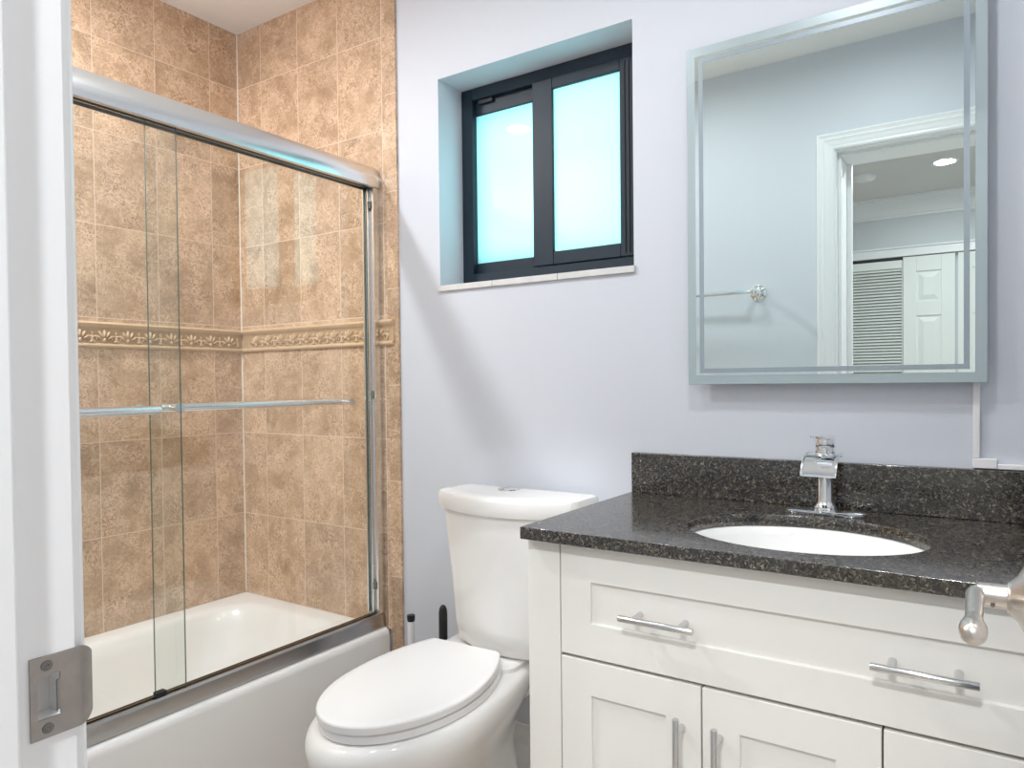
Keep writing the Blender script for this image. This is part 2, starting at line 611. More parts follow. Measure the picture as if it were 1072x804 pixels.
border('trim_4', 'y', YE, -TT - .001, 'carved tan listello border along the long tub wall', -1.475)

# ---- caulk lines in the corner of the tub walls
bm = bmesh.new()
tube(bm, [(XL + .0005, -TT - .0005, .366), (XL + .0005, -TT - .0005, HC - .001)], .0028, 8)
struct('trim_8', bm, 'caulk', 'white caulk line in the tiled corner over the tub', 'caulk')

# ---- baseboards
def baseboard(name, x0, x1, label):
    bm = bmesh.new()
    prof = [(0, 0), (-.016, 0), (-.016, .115), (-.012, .122), (-.012, .130), (-.015, .138), (-.012, .150), (-.006, .160), (-.004, .175), (0, .178)]
    loft(bm, [[(x, y, z) for y, z in prof] for x in (x0, x1)])
    return struct(name, bm, 'trim', label, 'baseboard')
baseboard('baseboard_back', XT + .002, -.782, 'moulded white baseboard behind the toilet')

# ------------------------------------------------------------------ window
win = thing('window_1', ((WX0 + WX1) / 2, WD, WZ0), 'dark slate framed sliding window with two frosted panes', 'window', kind='structure')
fx0, fx1, fz0, fz1 = WX0 + .001, WX1 - .001, 1.4385, WZ1 - .001
bm = bmesh.new()
fb = .042
Y0, Y1 = WD, WD + .075
box(bm, fx0, fx0 + fb, Y0, Y1, fz0, fz1)
box(bm, fx1 - .022, fx1, Y0, Y1, fz0, fz1)
box(bm, fx0 + fb, fx1 - .022, Y0, Y1, fz1 - .036, fz1)
box(bm, fx0 + fb, fx1 - .022, Y0, Y1, fz0, fz0 + .046)
# stepped inner lip of the fixed light on the left
box(bm, fx0 + fb, -1.13, Y0 + .016, Y1, fz1 - .080, fz1 - .036)
box(bm, fx0 + fb, -1.13, Y0 + .016, Y1, fz0 + .046, fz0 + .0795)
obj('frame', bm, 'frame', win, bevel=.002)
def pane(name, x0, x1, z0, z1, y):
    bm = bmesh.new()
    fs = box(bm, x0, x1, y, y + .005, z0, z1)
    o = obj(name, bm, ['pane', 'back', 'glassedge'], win, smooth=0)
    for p in o.data.polygons:
        n = p.normal
        p.material_index = 0 if n.y < -.5 else (1 if n.y > .5 else 2)
    return o
pane('window_pane', fx0 + fb, -1.132, fz0 + .0795, fz1 - .080, Y0 + .022)
# sliding sash in front
sx0, sx1, sz0, sz1 = -1.1495, fx1 - .0225, fz0 + .0465, fz1 - .0365
bm = bmesh.new()
box(bm, sx0, sx0 + .069, Y0 - .005, Y0 + .0155, sz0, sz1)
box(bm, sx1 - .066, sx1, Y0 - .005, Y0 + .0155, sz0, sz1)
box(bm, sx0 + .069, sx1 - .066, Y0 - .005, Y0 + .0155, sz1 - .031, sz1)
box(bm, sx0 + .069, sx1 - .066, Y0 - .005, Y0 + .0155, sz0, sz0 + .037)
sash = obj('sliding_sash', bm, 'frame', win, bevel=.002)
pane('window_pane', sx0 + .069, sx1 - .066, sz0 + .037, sz1 - .031, Y0 + .004)
bm = bmesh.new()
box(bm, sx1 - .053, sx1 - .049, Y0 - .008, Y0 - .005, sz0 + .01, sz1 - .01)
box(bm, sx1 - .040, sx1 - .036, Y0 - .008, Y0 - .005, sz0 + .01, sz1 - .01)
obj('weather_strip', bm, 'gasket', win)
obj('vent_latch', bx(fx0 + fb + .02, fx0 + fb + .075, Y0 + .006, Y0 + .0158, fz1 - .050, fz1 - .0365), 'gasket', win, bevel=.002)
bm = bmesh.new()
for a, b in ((WX0 - .004, -1.22), (-1.2185, -1.0), (-.9985, WX1 + .004)):
    box(bm, a, b, -.008, 0, WZ0, 1.4378)
    box(bm, max(a, WX0 + .0005), min(b, WX1 - .0005), 0, WD + .06, WZ0 + .0005, 1.4378)
obj('sill', bm, 'sill', win, bevel=.0015)

# ------------------------------------------------------------------ doorway, jambs, casing
fr = thing('trim_5', (JX, (YD + YO) / 2, 0), 'white door jambs and fluted casing of the bathroom doorway', 'door frame', kind='structure')
bm = bmesh.new()
ja, jb, jz0, jz1 = YD - .0225, YD - .0093, .943 - .0142, .943 + .0142
box(bm, JX - .0195, JX, YO, YD, 0, jz0)
box(bm, JX - .0195, JX, YO, YD, jz1, DOORH)
box(bm, JX - .0195, JX, YO, ja, jz0, jz1)
box(bm, JX - .0195, JX, jb, YD, jz0, jz1)
obj('jamb', bm, 'trim', fr)
obj('jamb', bx(HX, HX + .0195, YO, YD, 0, DOORH), 'trim', fr, bevel=.0015)
obj('head_jamb', bx(JX - .0195, HX + .0195, YO, YD, DOORH, DOORH + .0195), 'trim', fr, bevel=.0015)
bm = bmesh.new()
box(bm, JX, JX + .013, YO + .022, YD - .036, 0, DOORH)
box(bm, JX + .0005, JX + .031, YO, YO + .022, 0, DOORH)
box(bm, HX - .013, HX, YO + .004, YD - .036, 0, DOORH)
box(bm, JX + .013, HX - .013, YO + .004, YD - .036, DOORH - .013, DOORH)
obj('door_stop', bm, 'trim', fr, bevel=.002)
CP = [(0, 0), (.064, 0), (.064, .018), (.058, .020), (.052, .017), (.046, .016), (.040, .019), (.034, .016), (.028, .0155), (.022, .0145), (.014, .0115), (.008, .012), (.003, .010), (0, .007)]
def casing(face, sgn):
    bm = bmesh.new()
    y = lambda t: face + sgn * t
    xi, zi = .006, DOORH + .006
    for side in (-1, 1):
        x0 = JX - xi if side < 0 else HX + xi
        R = [[(x0 + side * a, y(t), 0) for a, t in CP], [(x0 + side * a, y(t), zi + a) for a, t in CP]]
        loft(bm, R)
    loft(bm, [[(JX - xi - a, y(t), zi + a) for a, t in CP], [(HX + xi + a, y(t), zi + a) for a, t in CP]])
    return bm
obj('casing', casing(YD, 1), 'trim', fr, smooth=25)
obj('casing', casing(YO, -1), 'trim', fr, smooth=25)
# strike plate on the latch jamb, its lip curling past the jamb's edge
ZC = .9385
bm = bmesh.new()
t0 = .0016
y_b, y_f = YD - .0265, YD
hz = .0268
hy0, hy1, hzz = y_b + .0040, y_b + .0172, .0142
ZS = ZC + .0045
def plate(bm, ya, yb, za, zb):
    box(bm, JX, JX + t0, ya, yb, ZS + za, ZS + zb)
plate(bm, y_b, hy0, -hz, hz)
plate(bm, hy0, hy1, hzz, hz)
plate(bm, hy0, hy1, -hz, -hzz)
plate(bm, hy1, y_f, -hz, hz)
lip = []
for i in range(7):
    a = i / 6
    yy = y_f + a * .012
    xx = JX - .0052 * a * a
    zz = .0268 - .0065 * a ** 3
    lip.append([(xx, yy, ZS - zz), (xx + t0, yy, ZS - zz), (xx + t0, yy, ZS + zz), (xx, yy, ZS + zz)])
loft(bm, lip)
tab = []
for i in range(6):
    a = i / 5 * 1.3
    yy, xx = hy1 - .004 * math.sin(a), JX + t0 + .004 * (1 - math.cos(a))
    tab.append([(xx, yy, ZS - .010), (xx + .0012, yy, ZS - .010), (xx + .0012, yy, ZS + .010), (xx, yy, ZS + .010)])
loft(bm, tab)
sp = obj('strike_plate', bm, 'strike', fr, bevel=0)
tag(sp, 'tarnished nickel strike plate with curved lip')
obj('latch_hole', bx(JX - .0194, JX - .0150, hy0, hy1, ZS - hzz, ZS + hzz), 'hollow', sp)
for s in (-1, 1):
    bm = bmesh.new()
    lathe(bm, (JX + t0 - .0002, y_b + .0095, ZS + s * .0205), (1, 0, 0), [(0, .0036), (.0006, .0034), (.0008, .0012), (.0003, .0009)], 20)
    obj('screw', bm, 'screw', sp)

# open door with its lever
dr = thing('door_1', (HX, YD, 0), 'open white bathroom door at the right edge with a nickel lever', 'door', kind='structure')
DX0, DX1, DY1, DY0 = .034, .069, YD + .012, YD + .612
def six_panel(bm, x0, x1, y0, y1, z0, z1, along):
    """door leaf; along = 'x' or 'y' is the width direction"""
    def B(u0, u1, t0, t1, a, b):
        if along == 'y':
            box(bm, t0, t1, u0, u1, a, b)
        else:
            box(bm, u0, u1, t0, t1, a, b)
    u0, u1, t0, t1 = (y0, y1, x0, x1) if along == 'y' else (x0, x1, y0, y1)
    B(u0, u1, t0 + .006, t1 - .006, z0, z1)
    W_, st = u1 - u0, .105
    rails = [(z0, z0 + .22), (z0 + .80, z0 + .96), (z0 + 1.56, z0 + 1.66), (z1 - .11, z1)]
    for a, b in ((u0, u0 + st), (u1 - st, u1), (u0 + W_ / 2 - .045, u0 + W_ / 2 + .045)):
        B(a, b, t0, t1, z0, z1)
    for a, b in rails:
        B(u0 + st, u0 + W_ / 2 - .045, t0, t1, a, b)
        B(u0 + W_ / 2 + .045, u1 - st, t0, t1, a, b)
    for (a, b), (c, d) in zip(rails, rails[1:]):
        for e, f in ((u0 + st, u0 + W_ / 2 - .045), (u0 + W_ / 2 + .045, u1 - st)):
            B(e + .025, f - .025, t0 + .002, t1 - .002, b + .025, c - .025)
bm = bmesh.new()
six_panel(bm, DX0, DX1, DY1, DY0, .01, DOORH - .006, 'y')
leaf = obj('door_leaf', bm, 'trim', dr, bevel=.003)
def lever(side):
    x = DX0 if side < 0 else DX1
    c = Vector((x, DY0 - .062, ZC))
    bm = bmesh.new()
    lathe(bm, c, (side, 0, 0), [(0, .033), (.003, .034), (.006, .0335), (.010, .029), (.014, .021), (.019, .0165), (.020, .0148), (.022, .0140),
                                (.0225, .0120), (.026, .0117), (.044, .0114), (.0465, .0112)])
    # lever arm: swings from the neck towards the hinge and ends in a bulb
    pts, rad = [], []
    for i in range(9):
        a = i / 8 * PI / 2
        pts.append(c + Vector((side * (.037 + .011 * math.sin(a)), -.011 * (1 - math.cos(a)), 0)))
        rad.append(.0113 - .0030 * i / 8)
    for dy, dz, r in ((-.025, 0, .0079), (-.040, -.001, .0075), (-.055, -.003, .0072), (-.068, -.004, .0070), (-.073, -.0045, .0068), (-.075, -.0047, .0080), (-.078, -.005, .0082),
                      (-.080, -.005, .0078), (-.084, -.0055, .0094), (-.089, -.006, .0106), (-.095, -.0065, .0110), (-.101, -.007, .0104), (-.106, -.0075, .0084), (-.109, -.008, .0054), (-.1105, -.008, .0015)):
        pts.append(c + Vector((side * .0480, dy, dz)))
        rad.append(r)
    tube(bm, pts, rad, 24)
    return bm
lv = obj('lever_handle', lever(-1), 'nickel', leaf, smooth=50)
tag(lv, 'brushed nickel lever handle with a bulb end')
obj('lever_handle', lever(1), 'nickel', leaf, smooth=50)
bm = bmesh.new()
lathe(bm, (DX0 - .034, DY0 - .062 - .0096, ZC - .006), (0, -1, 0), [(0, .0018), (.0028, .0018)], 12)
obj('set_screw', bm, 'screw', lv)
for z in (.25, 1.02, 1.80):
    bm = bmesh.new()
    tube(bm, [(DX1 + .008, DY1 - .004, z), (DX1 + .008, DY1 - .004, z + .09)], .006, 12)
    obj('hinge', bm, 'nickel', leaf)

# ------------------------------------------------------------------ hall behind the doorway (seen in the mirror)
HX0, HX1, HZ = -2.4, 1.3, 2.44
struct('wall_hall_left', bx(HX0 - .1, HX0, YH - .1, YO, 0, HZ), 'hallwall', 'side wall of the hall beyond the doorway', 'wall')
struct('wall_hall_right', bx(HX1, HX1 + .1, YH - .1, YO, 0, HZ), 'hallwall', 'other side wall of the hall beyond the doorway', 'wall')
struct('wall_hall_near', bx(XR + .1, HX1, YO, YO + .1, 0, HZ), 'hallwall', 'hall wall continuing beside the bathroom doorway', 'wall')
struct('wall_hall_back', bx(HX0, HX1, YH - .1, YH, 0, HZ), 'hallwall', 'grey hall wall above the closet doors in the mirror', 'wall')
struct('floor_hall', bx(HX0 - .1, HX1 + .1, YH - .1, YO, -.1, 0), 'hallfloor', 'brown floor of the hall beyond the doorway', 'floor')
struct('ceiling_hall', bx(HX0 - .1, HX1 + .1, YH - .1, YO, HZ, HZ + .1), 'hallceil', 'grey taupe hall ceiling seen in the mirror', 'ceiling')
bm = bmesh.new()
cr = [(0, 2.305), (.012, 2.305), (.014, 2.32), (.022, 2.325), (.030, 2.35), (.050, 2.385), (.075, 2.405), (.085, 2.41), (.088, 2.425), (.1, 2.43), (.1, 2.44), (0, 2.44)]
loft(bm, [[(x, YH + a, z) for a, z in cr] for x in (HX0, HX1)])
struct('trim_6', bm, 'trim', 'white crown moulding along the hall ceiling in the mirror', 'crown moulding')
# closet: louvred leaf, then panelled leaves
CZ, cy0 = 2.012, YH + .004
bm = bmesh.new()
box(bm, -1.75, .60, YH, YH + .05, 2.018, 2.075)
box(bm, -1.75, .60, YH, YH + .06, 2.075, 2.088)
struct('trim_7', bm, 'trim', 'white head casing above the closet doors in the mirror', 'trim', bevel=.003)
def louvre(name, x0, x1, label):
    d = thing(name, ((x0 + x1) / 2, cy0, 0), label, 'closet door', kind='structure')
    bm = bmesh.new()
    box(bm, x0, x0 + .022, cy0, cy0 + .032, .01, CZ - .018)
    box(bm, x1 - .006, x1, cy0, cy0 + .032, .01, CZ - .018)
    box(bm, x0 + .022, x1 - .006, cy0, cy0 + .032, CZ - .075, CZ - .018)
    box(bm, x0 + .022, x1 - .006, cy0, cy0 + .032, .01, .16)
    box(bm, x0 + .022, x1 - .006, cy0, cy0 + .032, .95, 1.06)
    obj('door_frame', bm, 'closet', d, bevel=.002)
    bm = bmesh.new()
    for z0, z1 in ((.16, .95), (1.06, CZ - .075)):
        n = int((z1 - z0) / .0215)
        for k in range(n):
            z = z0 + (k + .5) * (z1 - z0) / n
            prism(bm, [(cy0 + .030, z - .0082), (cy0 + .031, z - .0060), (cy0 + .014, z + .0082), (cy0 + .012, z + .0060)], 0, x0 + .022, x1 - .006)
    sl = obj('louvre_slats', bm, 'closet', d, smooth=0)
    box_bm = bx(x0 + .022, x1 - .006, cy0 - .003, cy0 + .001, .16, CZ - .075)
    obj('gap_shade_sheet', box_bm, 'louvreshade', d)  # grey sheet painting the shade between the slats
    obj('head_gap_shade', bx(x0, x1, cy0 - .003, cy0 + .012, CZ - .017, 2.0175), 'grooveshade', d)  # dark strip painted as the shade over the leaf
louvre('door_2', -.925, -.552, 'white louvred closet door reflected in the mirror')
def panel_leaf(name, x0, x1, label):
    d = thing(name, ((x0 + x1) / 2, cy0, 0), label, 'closet door', kind='structure')
    bm = bmesh.new()
    box(bm, x0, x1, cy0, cy0 + .022, .01, CZ)
    st = .085
    rails = [(.01, .2), (.80, .95), (1.59, 1.69), (1.905, CZ)]
    box(bm, x0, x0 + st, cy0 + .022, cy0 + .032, .01, CZ)
    box(bm, x1 - st, x1, cy0 + .022, cy0 + .032, .01, CZ)
    for a, b in rails:
        box(bm, x0 + st, x1 - st, cy0 + .022, cy0 + .032, a, b)
    obj('door_slab', bm, 'closet', d, bevel=.002)
    bm = bmesh.new()
    for (a, b), (c, e) in zip(rails, rails[1:]):
        loft(bm, [[(x0 + st + k, cy0 + t, b + k), (x1 - st - k, cy0 + t, b + k), (x1 - st - k, cy0 + t, c - k), (x0 + st + k, cy0 + t, c - k)]
                  for k, t in ((.012, .0221), (.045, .031))])
    obj('raised_panels', bm, 'closet', d, smooth=0)
panel_leaf('door_3', -.548, -.222, 'white closet door with raised panels right of the louvres in the mirror')
panel_leaf('door_4', -.205, .12, 'white panelled closet door at the mirror edge')
louvre('door_5', -1.31, -.93, 'white louvred closet door hidden left of the doorway view')
# smoke detector
sd = thing('smoke_detector', (-.70, -3.30, HZ - .035), 'round white smoke detector on the hall ceiling, in the mirror', 'smoke detector')
bm = bmesh.new()
lathe(bm, (-.70, -3.30, HZ), (0, 0, -1), [(0, .072), (.012, .072), (.022, .066), (.032, .045), (.035, .02)], 28)
obj('detector_housing', bm, 'plastic', sd)
bm = bmesh.new()
lathe(bm, (-.67, -3.30, HZ - .030), (0, 0, -1), [(0, .012), (.006, .010)], 16)
obj('test_button', bm, 'plastic', sd)

# ------------------------------------------------------------------ ceiling lights
def downlight(x, y, z, watts, label, r=.055, spread=172):
    t = thing('ceiling_light', (x, y, z), label, 'recessed light', 'recessed ceiling lights')
    bm = bmesh.new()
    n = 32
    rings = []
    for rr, h in ((r, .0005), (r + .003, .006), (r + .016, .005), (r + .020, .0005)):
        rings.append([(x + rr * math.cos(2 * PI * k / n), y + rr * math.sin(2 * PI * k / n), z - h) for k in range(n)])
    loft(bm, rings, False, False)
    obj('trim_ring', bm, 'trim', t)
    bm = bmesh.new()
    lathe(bm, (x, y, z), (0, 0, -1), [(0, r), (.0015, r)], 32)
    obj('lens', bm, 'lens', t)
    ld = bpy.data.lights.new('lamp', 'AREA')
    ld.shape = 'DISK'
    ld.size = 2 * r
    ld.energy = watts
    ld.color = LAMP_COL
    ld.spread = math.radians(spread)
    lo = bpy.data.objects.new('lamp', ld)
    COL.objects.link(lo)
    lo.parent = t
    lo.location = (0, 0, -.003)
downlight(-.34, -.74, HC, LAMP_MAIN, 'round recessed ceiling light above the vanity')
downlight(-1.12, -.80, HC, LAMP_MID_FILL, 'added round fill light, unseen, on the ceiling above the toilet')  # unseen lamp, added to spread the light more evenly over the walls
downlight(-2.07, -1.09, HC, LAMP_TUB, 'round recessed ceiling light above the tub', spread=180)
downlight(-.12, -2.15, HZ, LAMP_DOOR_FILL, 'added round fill light, unseen, on the hall ceiling outside the bathroom door')  # unseen lamp behind the camera, added to fill the vanity front and toilet
downlight(-.245, -3.24, HZ, LAMP_HALL, 'glowing round recessed light on the hall ceiling, in the mirror', spread=180)

# ------------------------------------------------------------------ bathtub
tb = thing('bathtub', (-2.0, -.75, 0), 'white enamelled alcove bathtub below the glass shower doors', 'bathtub')
TX0, TX1, TY0, TY1, TZ = XL + .001, -1.640, YE + .002, -TT - .001, .364
bm = bmesh.new()
k = 8
rings = [rrect(TX0, TX1, TY0, TY1, .004, 0.0, k), rrect(TX0, TX1, TY0, TY1, .006, TZ - .022, k), rrect(TX0, TX1 - .003, TY0, TY1, .008, TZ - .010, k),
         rrect(TX0, TX1 - .010, TY0, TY1, .010, TZ - .002, k), rrect(TX0, TX1 - .020, TY0, TY1, .012, TZ, k),
         rrect(TX0 + .060, TX1 - .085, TY0 + .05, TY1 - .055, .14, TZ, k), rrect(TX0 + .070, TX1 - .095, TY0 + .06, TY1 - .068, .14, TZ - .004, k),
         rrect(TX0 + .080, TX1 - .103, TY0 + .07, TY1 - .085, .14, TZ - .018, k), rrect(TX0 + .090, TX1 - .110, TY0 + .08, TY1 - .11, .14, TZ - .06, k),
         rrect(TX0 + .105, TX1 - .125, TY0 + .10, TY1 - .17, .13, TZ - .17, k), rrect(TX0 + .12, TX1 - .14, TY0 + .13, TY1 - .23, .12, TZ - .25, k),
         rrect(TX0 + .15, TX1 - .17, TY0 + .16, TY1 - .28, .10, TZ - .285, k), rrect(TX0 + .2, TX1 - .22, TY0 + .22, TY1 - .34, .08, TZ - .295, k)]
loft(bm, rings)
obj('tub_shell', bm, 'tub', tb, smooth=50)
bm = bmesh.new()
lathe(bm, (-2.0, TY0 + .30, TZ - .2945), (0, 0, 1), [(0, .032), (.002, .030), (.003, .012)], 24)
obj('drain', bm, 'chrome', tb)

# ------------------------------------------------------------------ sliding shower doors
shw = thing('shower_door', (-1.667, -.75, TZ), 'frameless glass sliding doors with an aluminium header over the tub', 'shower door')
GX = -1.667
Ya, Yb = YE + .001, -TT - .001
bm = bmesh.new()
hp = [(GX + .003, 1.764), (GX + .0075, 1.766), (GX + .0085, 1.772), (GX + .0085, 1.792), (GX + .006, 1.800), (GX - .004, 1.826), (GX - .009, 1.8315), (GX - .044, 1.8315), (GX - .049, 1.827), (GX - .049, 1.764),
      (GX - .046, 1.764), (GX - .046, 1.806), (GX - .027, 1.806), (GX - .027, 1.766), (GX - .024, 1.766), (GX - .024, 1.806), (GX - .003, 1.806), (GX - .003, 1.764)]
prism(bm, hp, 1, Ya, Yb)
hd = obj('header_rail', bm, 'satin', shw, smooth=40)
bm = bmesh.new()
box(bm, GX - .0458, GX - .0272, Ya, Yb, 1.7745, 1.8050)
box(bm, GX - .0238, GX - .0032, Ya, Yb, 1.7745, 1.8050)
obj('groove_shade_fill', bm, 'grooveshade', hd)  # dark fill painted as the shade inside the header grooves
bm = bmesh.new()
tp = [(GX + .006, TZ + .0005), (GX + .008, TZ + .004), (GX + .006, TZ + .008), (GX + .003, TZ + .040), (GX - .001, TZ + .0455), (GX - .006, TZ + .046), (GX - .007, TZ + .030), (GX - .020, TZ + .028),
      (GX - .021, TZ + .044), (GX - .025, TZ + .044), (GX - .026, TZ + .026), (GX - .044, TZ + .024), (GX - .045, TZ + .038), (GX - .049, TZ + .038), (GX - .052, TZ + .0005)]
prism(bm, tp, 1, Ya, Yb)
obj('bottom_track', bm, 'track', shw, smooth=30)
def post(y0, y1, s):
    bm = bmesh.new()
    yf = y1 if s < 0 else y0         # wall side
    yo = y0 if s < 0 else y1
    d = yo - yf
    pp = [(GX + .004, yf), (GX + .004, yo), (GX - .004, yo), (GX - .004, yf + d * .62), (GX - .020, yf + d * .62), (GX - .020, yo), (GX - .026, yo), (GX - .026, yf + d * .62),
          (GX - .042, yf + d * .62), (GX - .042, yo), (GX - .047, yo), (GX - .047, yf)]
    prism(bm, pp, 2, TZ + .0465, 1.7635)
    return obj('wall_post', bm, 'satin', shw, smooth=30)
pst = post(-.036, Yb, -1)
for z in (1.71, 1.11, .50):
    bm = bmesh.new()
    box(bm, GX - .0195, GX - .0045, -.040, -.012, z - .012, z + .012)
    obj('bumper', bm, 'bumper', pst, bevel=.002)
post(Ya, Ya + .028, 1)
def gpanel(y0, y1, x, z0=TZ + .034, z1=1.772):
    bm = bmesh.new()
    box(bm, x, x + .006, y0, y1, z0, z1)
    o = obj('glass_panel', bm, ['glass', 'glassedge'], shw, smooth=0)
    for p in o.data.polygons:
        p.material_index = 0 if abs(p.normal.x) > .5 else 1
    return o
gl_out = gpanel(Ya + .012, -.652, GX - .0165)       # room side, left
gl_in = gpanel(-.713, -.0262, GX - .040)              # tub side, right
def towel(parent, x, y0, y1, z, glassx, s):
    bm = bmesh.new()
    tube(bm, [(x, y0, z), (x, y0 + .004, z), (x, y1 - .004, z), (x, y1, z)], [.009, .0105, .0105, .009], 20)
    b = obj('towel_bar', bm, 'satin', parent)
    for y in (y0 + .022, y1 - .022):
        bm = bmesh.new()
        lathe(bm, (glassx, y, z), (s, 0, 0), [(.0003, .012), (.004, .012), (.005, .0075), (abs(x - glassx) - .005, .0075)], 18)
        obj('standoff', bm, 'satin', b)
towel(gl_out, GX + .040, Ya + .15, -.731, 1.0895, GX - .0105, 1)
towel(gl_in, GX - .088, -.660, -.072, 1.0895, GX - .040, -1)
obj('bottom_guide', bx(GX - .020, GX - .002, -.728, -.704, TZ + .046, TZ + .058), 'black', shw, bevel=.002)

# ------------------------------------------------------------------ toilet
TCX = -1.107
toi = thing('toilet', (TCX, -.35, 0), 'white two piece toilet with the lid down, between tub and vanity', 'toilet')
ANG = math.radians(2.2)
PIV = Vector((-1.158, -.14, 0))
def skew(p):
    """bowl and seat sit a little askew of the tank"""
    x, y, z = p
    c, s = math.cos(ANG), math.sin(ANG)
    dx, dy = x - TCX, y + .14
    return (PIV.x + dx * c - dy * s, PIV.y + dx * s + dy * c, z)
def egg(z, yf, yb, hw, yw, hb, n=48, ex=2.0, exb=2.6):
    """egg-shaped ring: yf front, yb back, half width hw at yw, half width hb at the back edge"""
    pts = []
    m = n // 2
    right = []
    # front quarter: ellipse
    for i in range(m // 2 + 1):
        a = i / (m // 2) * PI / 2
        right.append((hw * math.sin(a) ** (2 / ex), yw - (yw - yf) * math.cos(a) ** (2 / ex)))
    # back: taper from hw to hb, small rounded corner, straight back edge
    q = m - m // 2
    for i in range(1, q - 2):
        t = i / (q - 3)
        right.append((hw + (hb - hw) * t ** 2.2, yw + (yb - yw) * .965 * t))
    right += [(hb * .93, yb), (hb * .45, yb), (0, yb)]
    left = [(-x, y) for x, y in right[-2:0:-1]]
    return [skew((TCX + x, y, z)) for x, y in right + left]
bm = bmesh.new()
prof = [  # z, yf, yb, hw, yw, hb
    (0, -.50, -.10, .108, -.34, .100), (.02, -.505, -.10, .112, -.34, .100), (.05, -.50, -.10, .102, -.34, .090), (.12, -.50, -.10, .094, -.34, .080),
    (.19, -.54, -.10, .108, -.36, .070), (.25, -.60, -.09, .134, -.395, .072), (.30, -.648, -.07, .160, -.405, .084), (.335, -.676, -.05, .176, -.41, .098),
    (.365, -.691, -.04, .185, -.415, .110), (.388, -.692, -.035, .186, -.42, .117), (.404, -.685, -.033, .182, -.42, .118), (.414, -.672, -.035, .174, -.42, .113), (.4165, -.63, -.05, .15, -.41, .10)]
loft(bm, [egg(*p) for p in prof])
obj('bowl', bm, 'porcelain', toi, smooth=60)
# deck that carries the tank
bm = bmesh.new()
def deck(z, hw, y0, y1, r):
    return [skew((TCX + p.x, p.y, z)) for p in rrect(-hw, hw, y0, y1, r, z, 5)]
loft(bm, [deck(.30, .095, -.20, -.035, .03), deck(.36, .115, -.215, -.03, .03), deck(.405, .135, -.225, -.03, .035), deck(.428, .137, -.225, -.03, .035), deck(.433, .130, -.218, -.036, .03)])
obj('tank_deck', bm, 'porcelain', toi, smooth=50)
bm = bmesh.new()
pr = [(.4170, 0), (.4185, .003), (.4335, .003), (.4350, 0)]
def seat_ring(z, g):
    return egg(z, -.659 - g, -.22, .165 + g, -.42, .114 + g)
loft(bm, [seat_ring(z, g - .002) for z, g in pr])
obj('seat', bm, 'seat', toi, smooth=40)
bm = bmesh.new()
def lid_ring(z, g):
    # the lid climbs a little towards its hinges
    r = egg(z, -.664 - g, -.224, .168 + g, -.42, .114 + g)
    return [(x, y, zz + .014 * max(0, (y + .46) / .236) ** 1.6) for x, y, zz in r]
loft(bm, [lid_ring(z, g) for z, g in ((.4385, -.003), (.4395, 0), (.4530, .0006), (.4558, -.001), (.4570, -.004), (.4578, -.02))])
ld_ = obj('seat_lid', bm, 'seat', toi, smooth=28)
for s in (-1, 1):
    bm = bmesh.new()
    c = skew((TCX + s * .07, -.205, .430))
    lathe(bm, (c[0] - .018, c[1], .446), (1, 0, 0), [(0, .008), (.002, .0105), (.034, .0105), (.036, .008)], 16)
    obj('hinge', bm, 'seat', toi)
# tank
TKX = -1.087
def tank_ring(z, hw, yf, ye, yb=-.028, n=20):
    """flat back, bowed front: yf at the middle, ye at the corners"""
    pts = [(-hw + .015, yb), (-hw + .004, yb - .004), (-hw, yb - .015)]
    r = .035
    pts += [(-hw, ye + r)]
    for i in range(1, 6):
        a = PI + i / 5 * PI / 2 * .86
        pts.append((-hw + r + r * math.cos(a), ye + r + r * math.sin(a)))
    e = pts[-1]
    for i in range(1, n):
        t = -1 + 2 * i / n
        pts.append((t * abs(e[0]), e[1] + (yf - e[1]) * (1 - t * t)))
    right = [(-x, y) for x, y in pts[:9]][::-1]
    pts += right
    return [(TKX + x, y, z) for x, y in pts]
bm = bmesh.new()
loft(bm, [tank_ring(.4345, .170, -.165, -.130), tank_ring(.445, .179, -.178, -.140), tank_ring(.50, .184, -.186, -.146), tank_ring(.62, .191, -.192, -.150), tank_ring(.74, .203, -.198, -.156), tank_ring(.803, .208, -.200, -.158)])
obj('tank', bm, 'porcelain', toi, smooth=45)
bm = bmesh.new()
loft(bm, [tank_ring(.8032, .214, -.206, -.158, -.026), tank_ring(.806, .220, -.212, -.163, -.025), tank_ring(.815, .223, -.215, -.165, -.025), tank_ring(.842, .224, -.216, -.166, -.025), tank_ring(.850, .221, -.212, -.163, -.028), tank_ring(.8535, .212, -.202, -.155, -.036), tank_ring(.8545, .19, -.18, -.13, -.05)])
tl = obj('tank_lid', bm, 'porcelain', toi, smooth=45)
BTX = -1.118
bm = bmesh.new()
for s in (-1, 1):
    pts = [(BTX + s * (.0008 + .0275 * math.sin(a)), -.075 + .0275 * math.cos(a)) for a in [i / 12 * PI for i in range(13)]]
    loft(bm, [[(x, y, .8545) for x, y in pts], [(x, y, .860) for x, y in pts], [(BTX + (x - BTX) * .9, -.075 + (y + .075) * .9, .8612) for x, y in pts]])
obj('flush_button', bm, 'chrome', tl, smooth=40)
bm = bmesh.new()
lathe(bm, (BTX, -.075, .8540), (0, 0, 1), [(0, .032), (.0025, .0318), (.003, .0285), (.001, .028)], 32)
obj('button_ring', bm, 'chrome', tl)

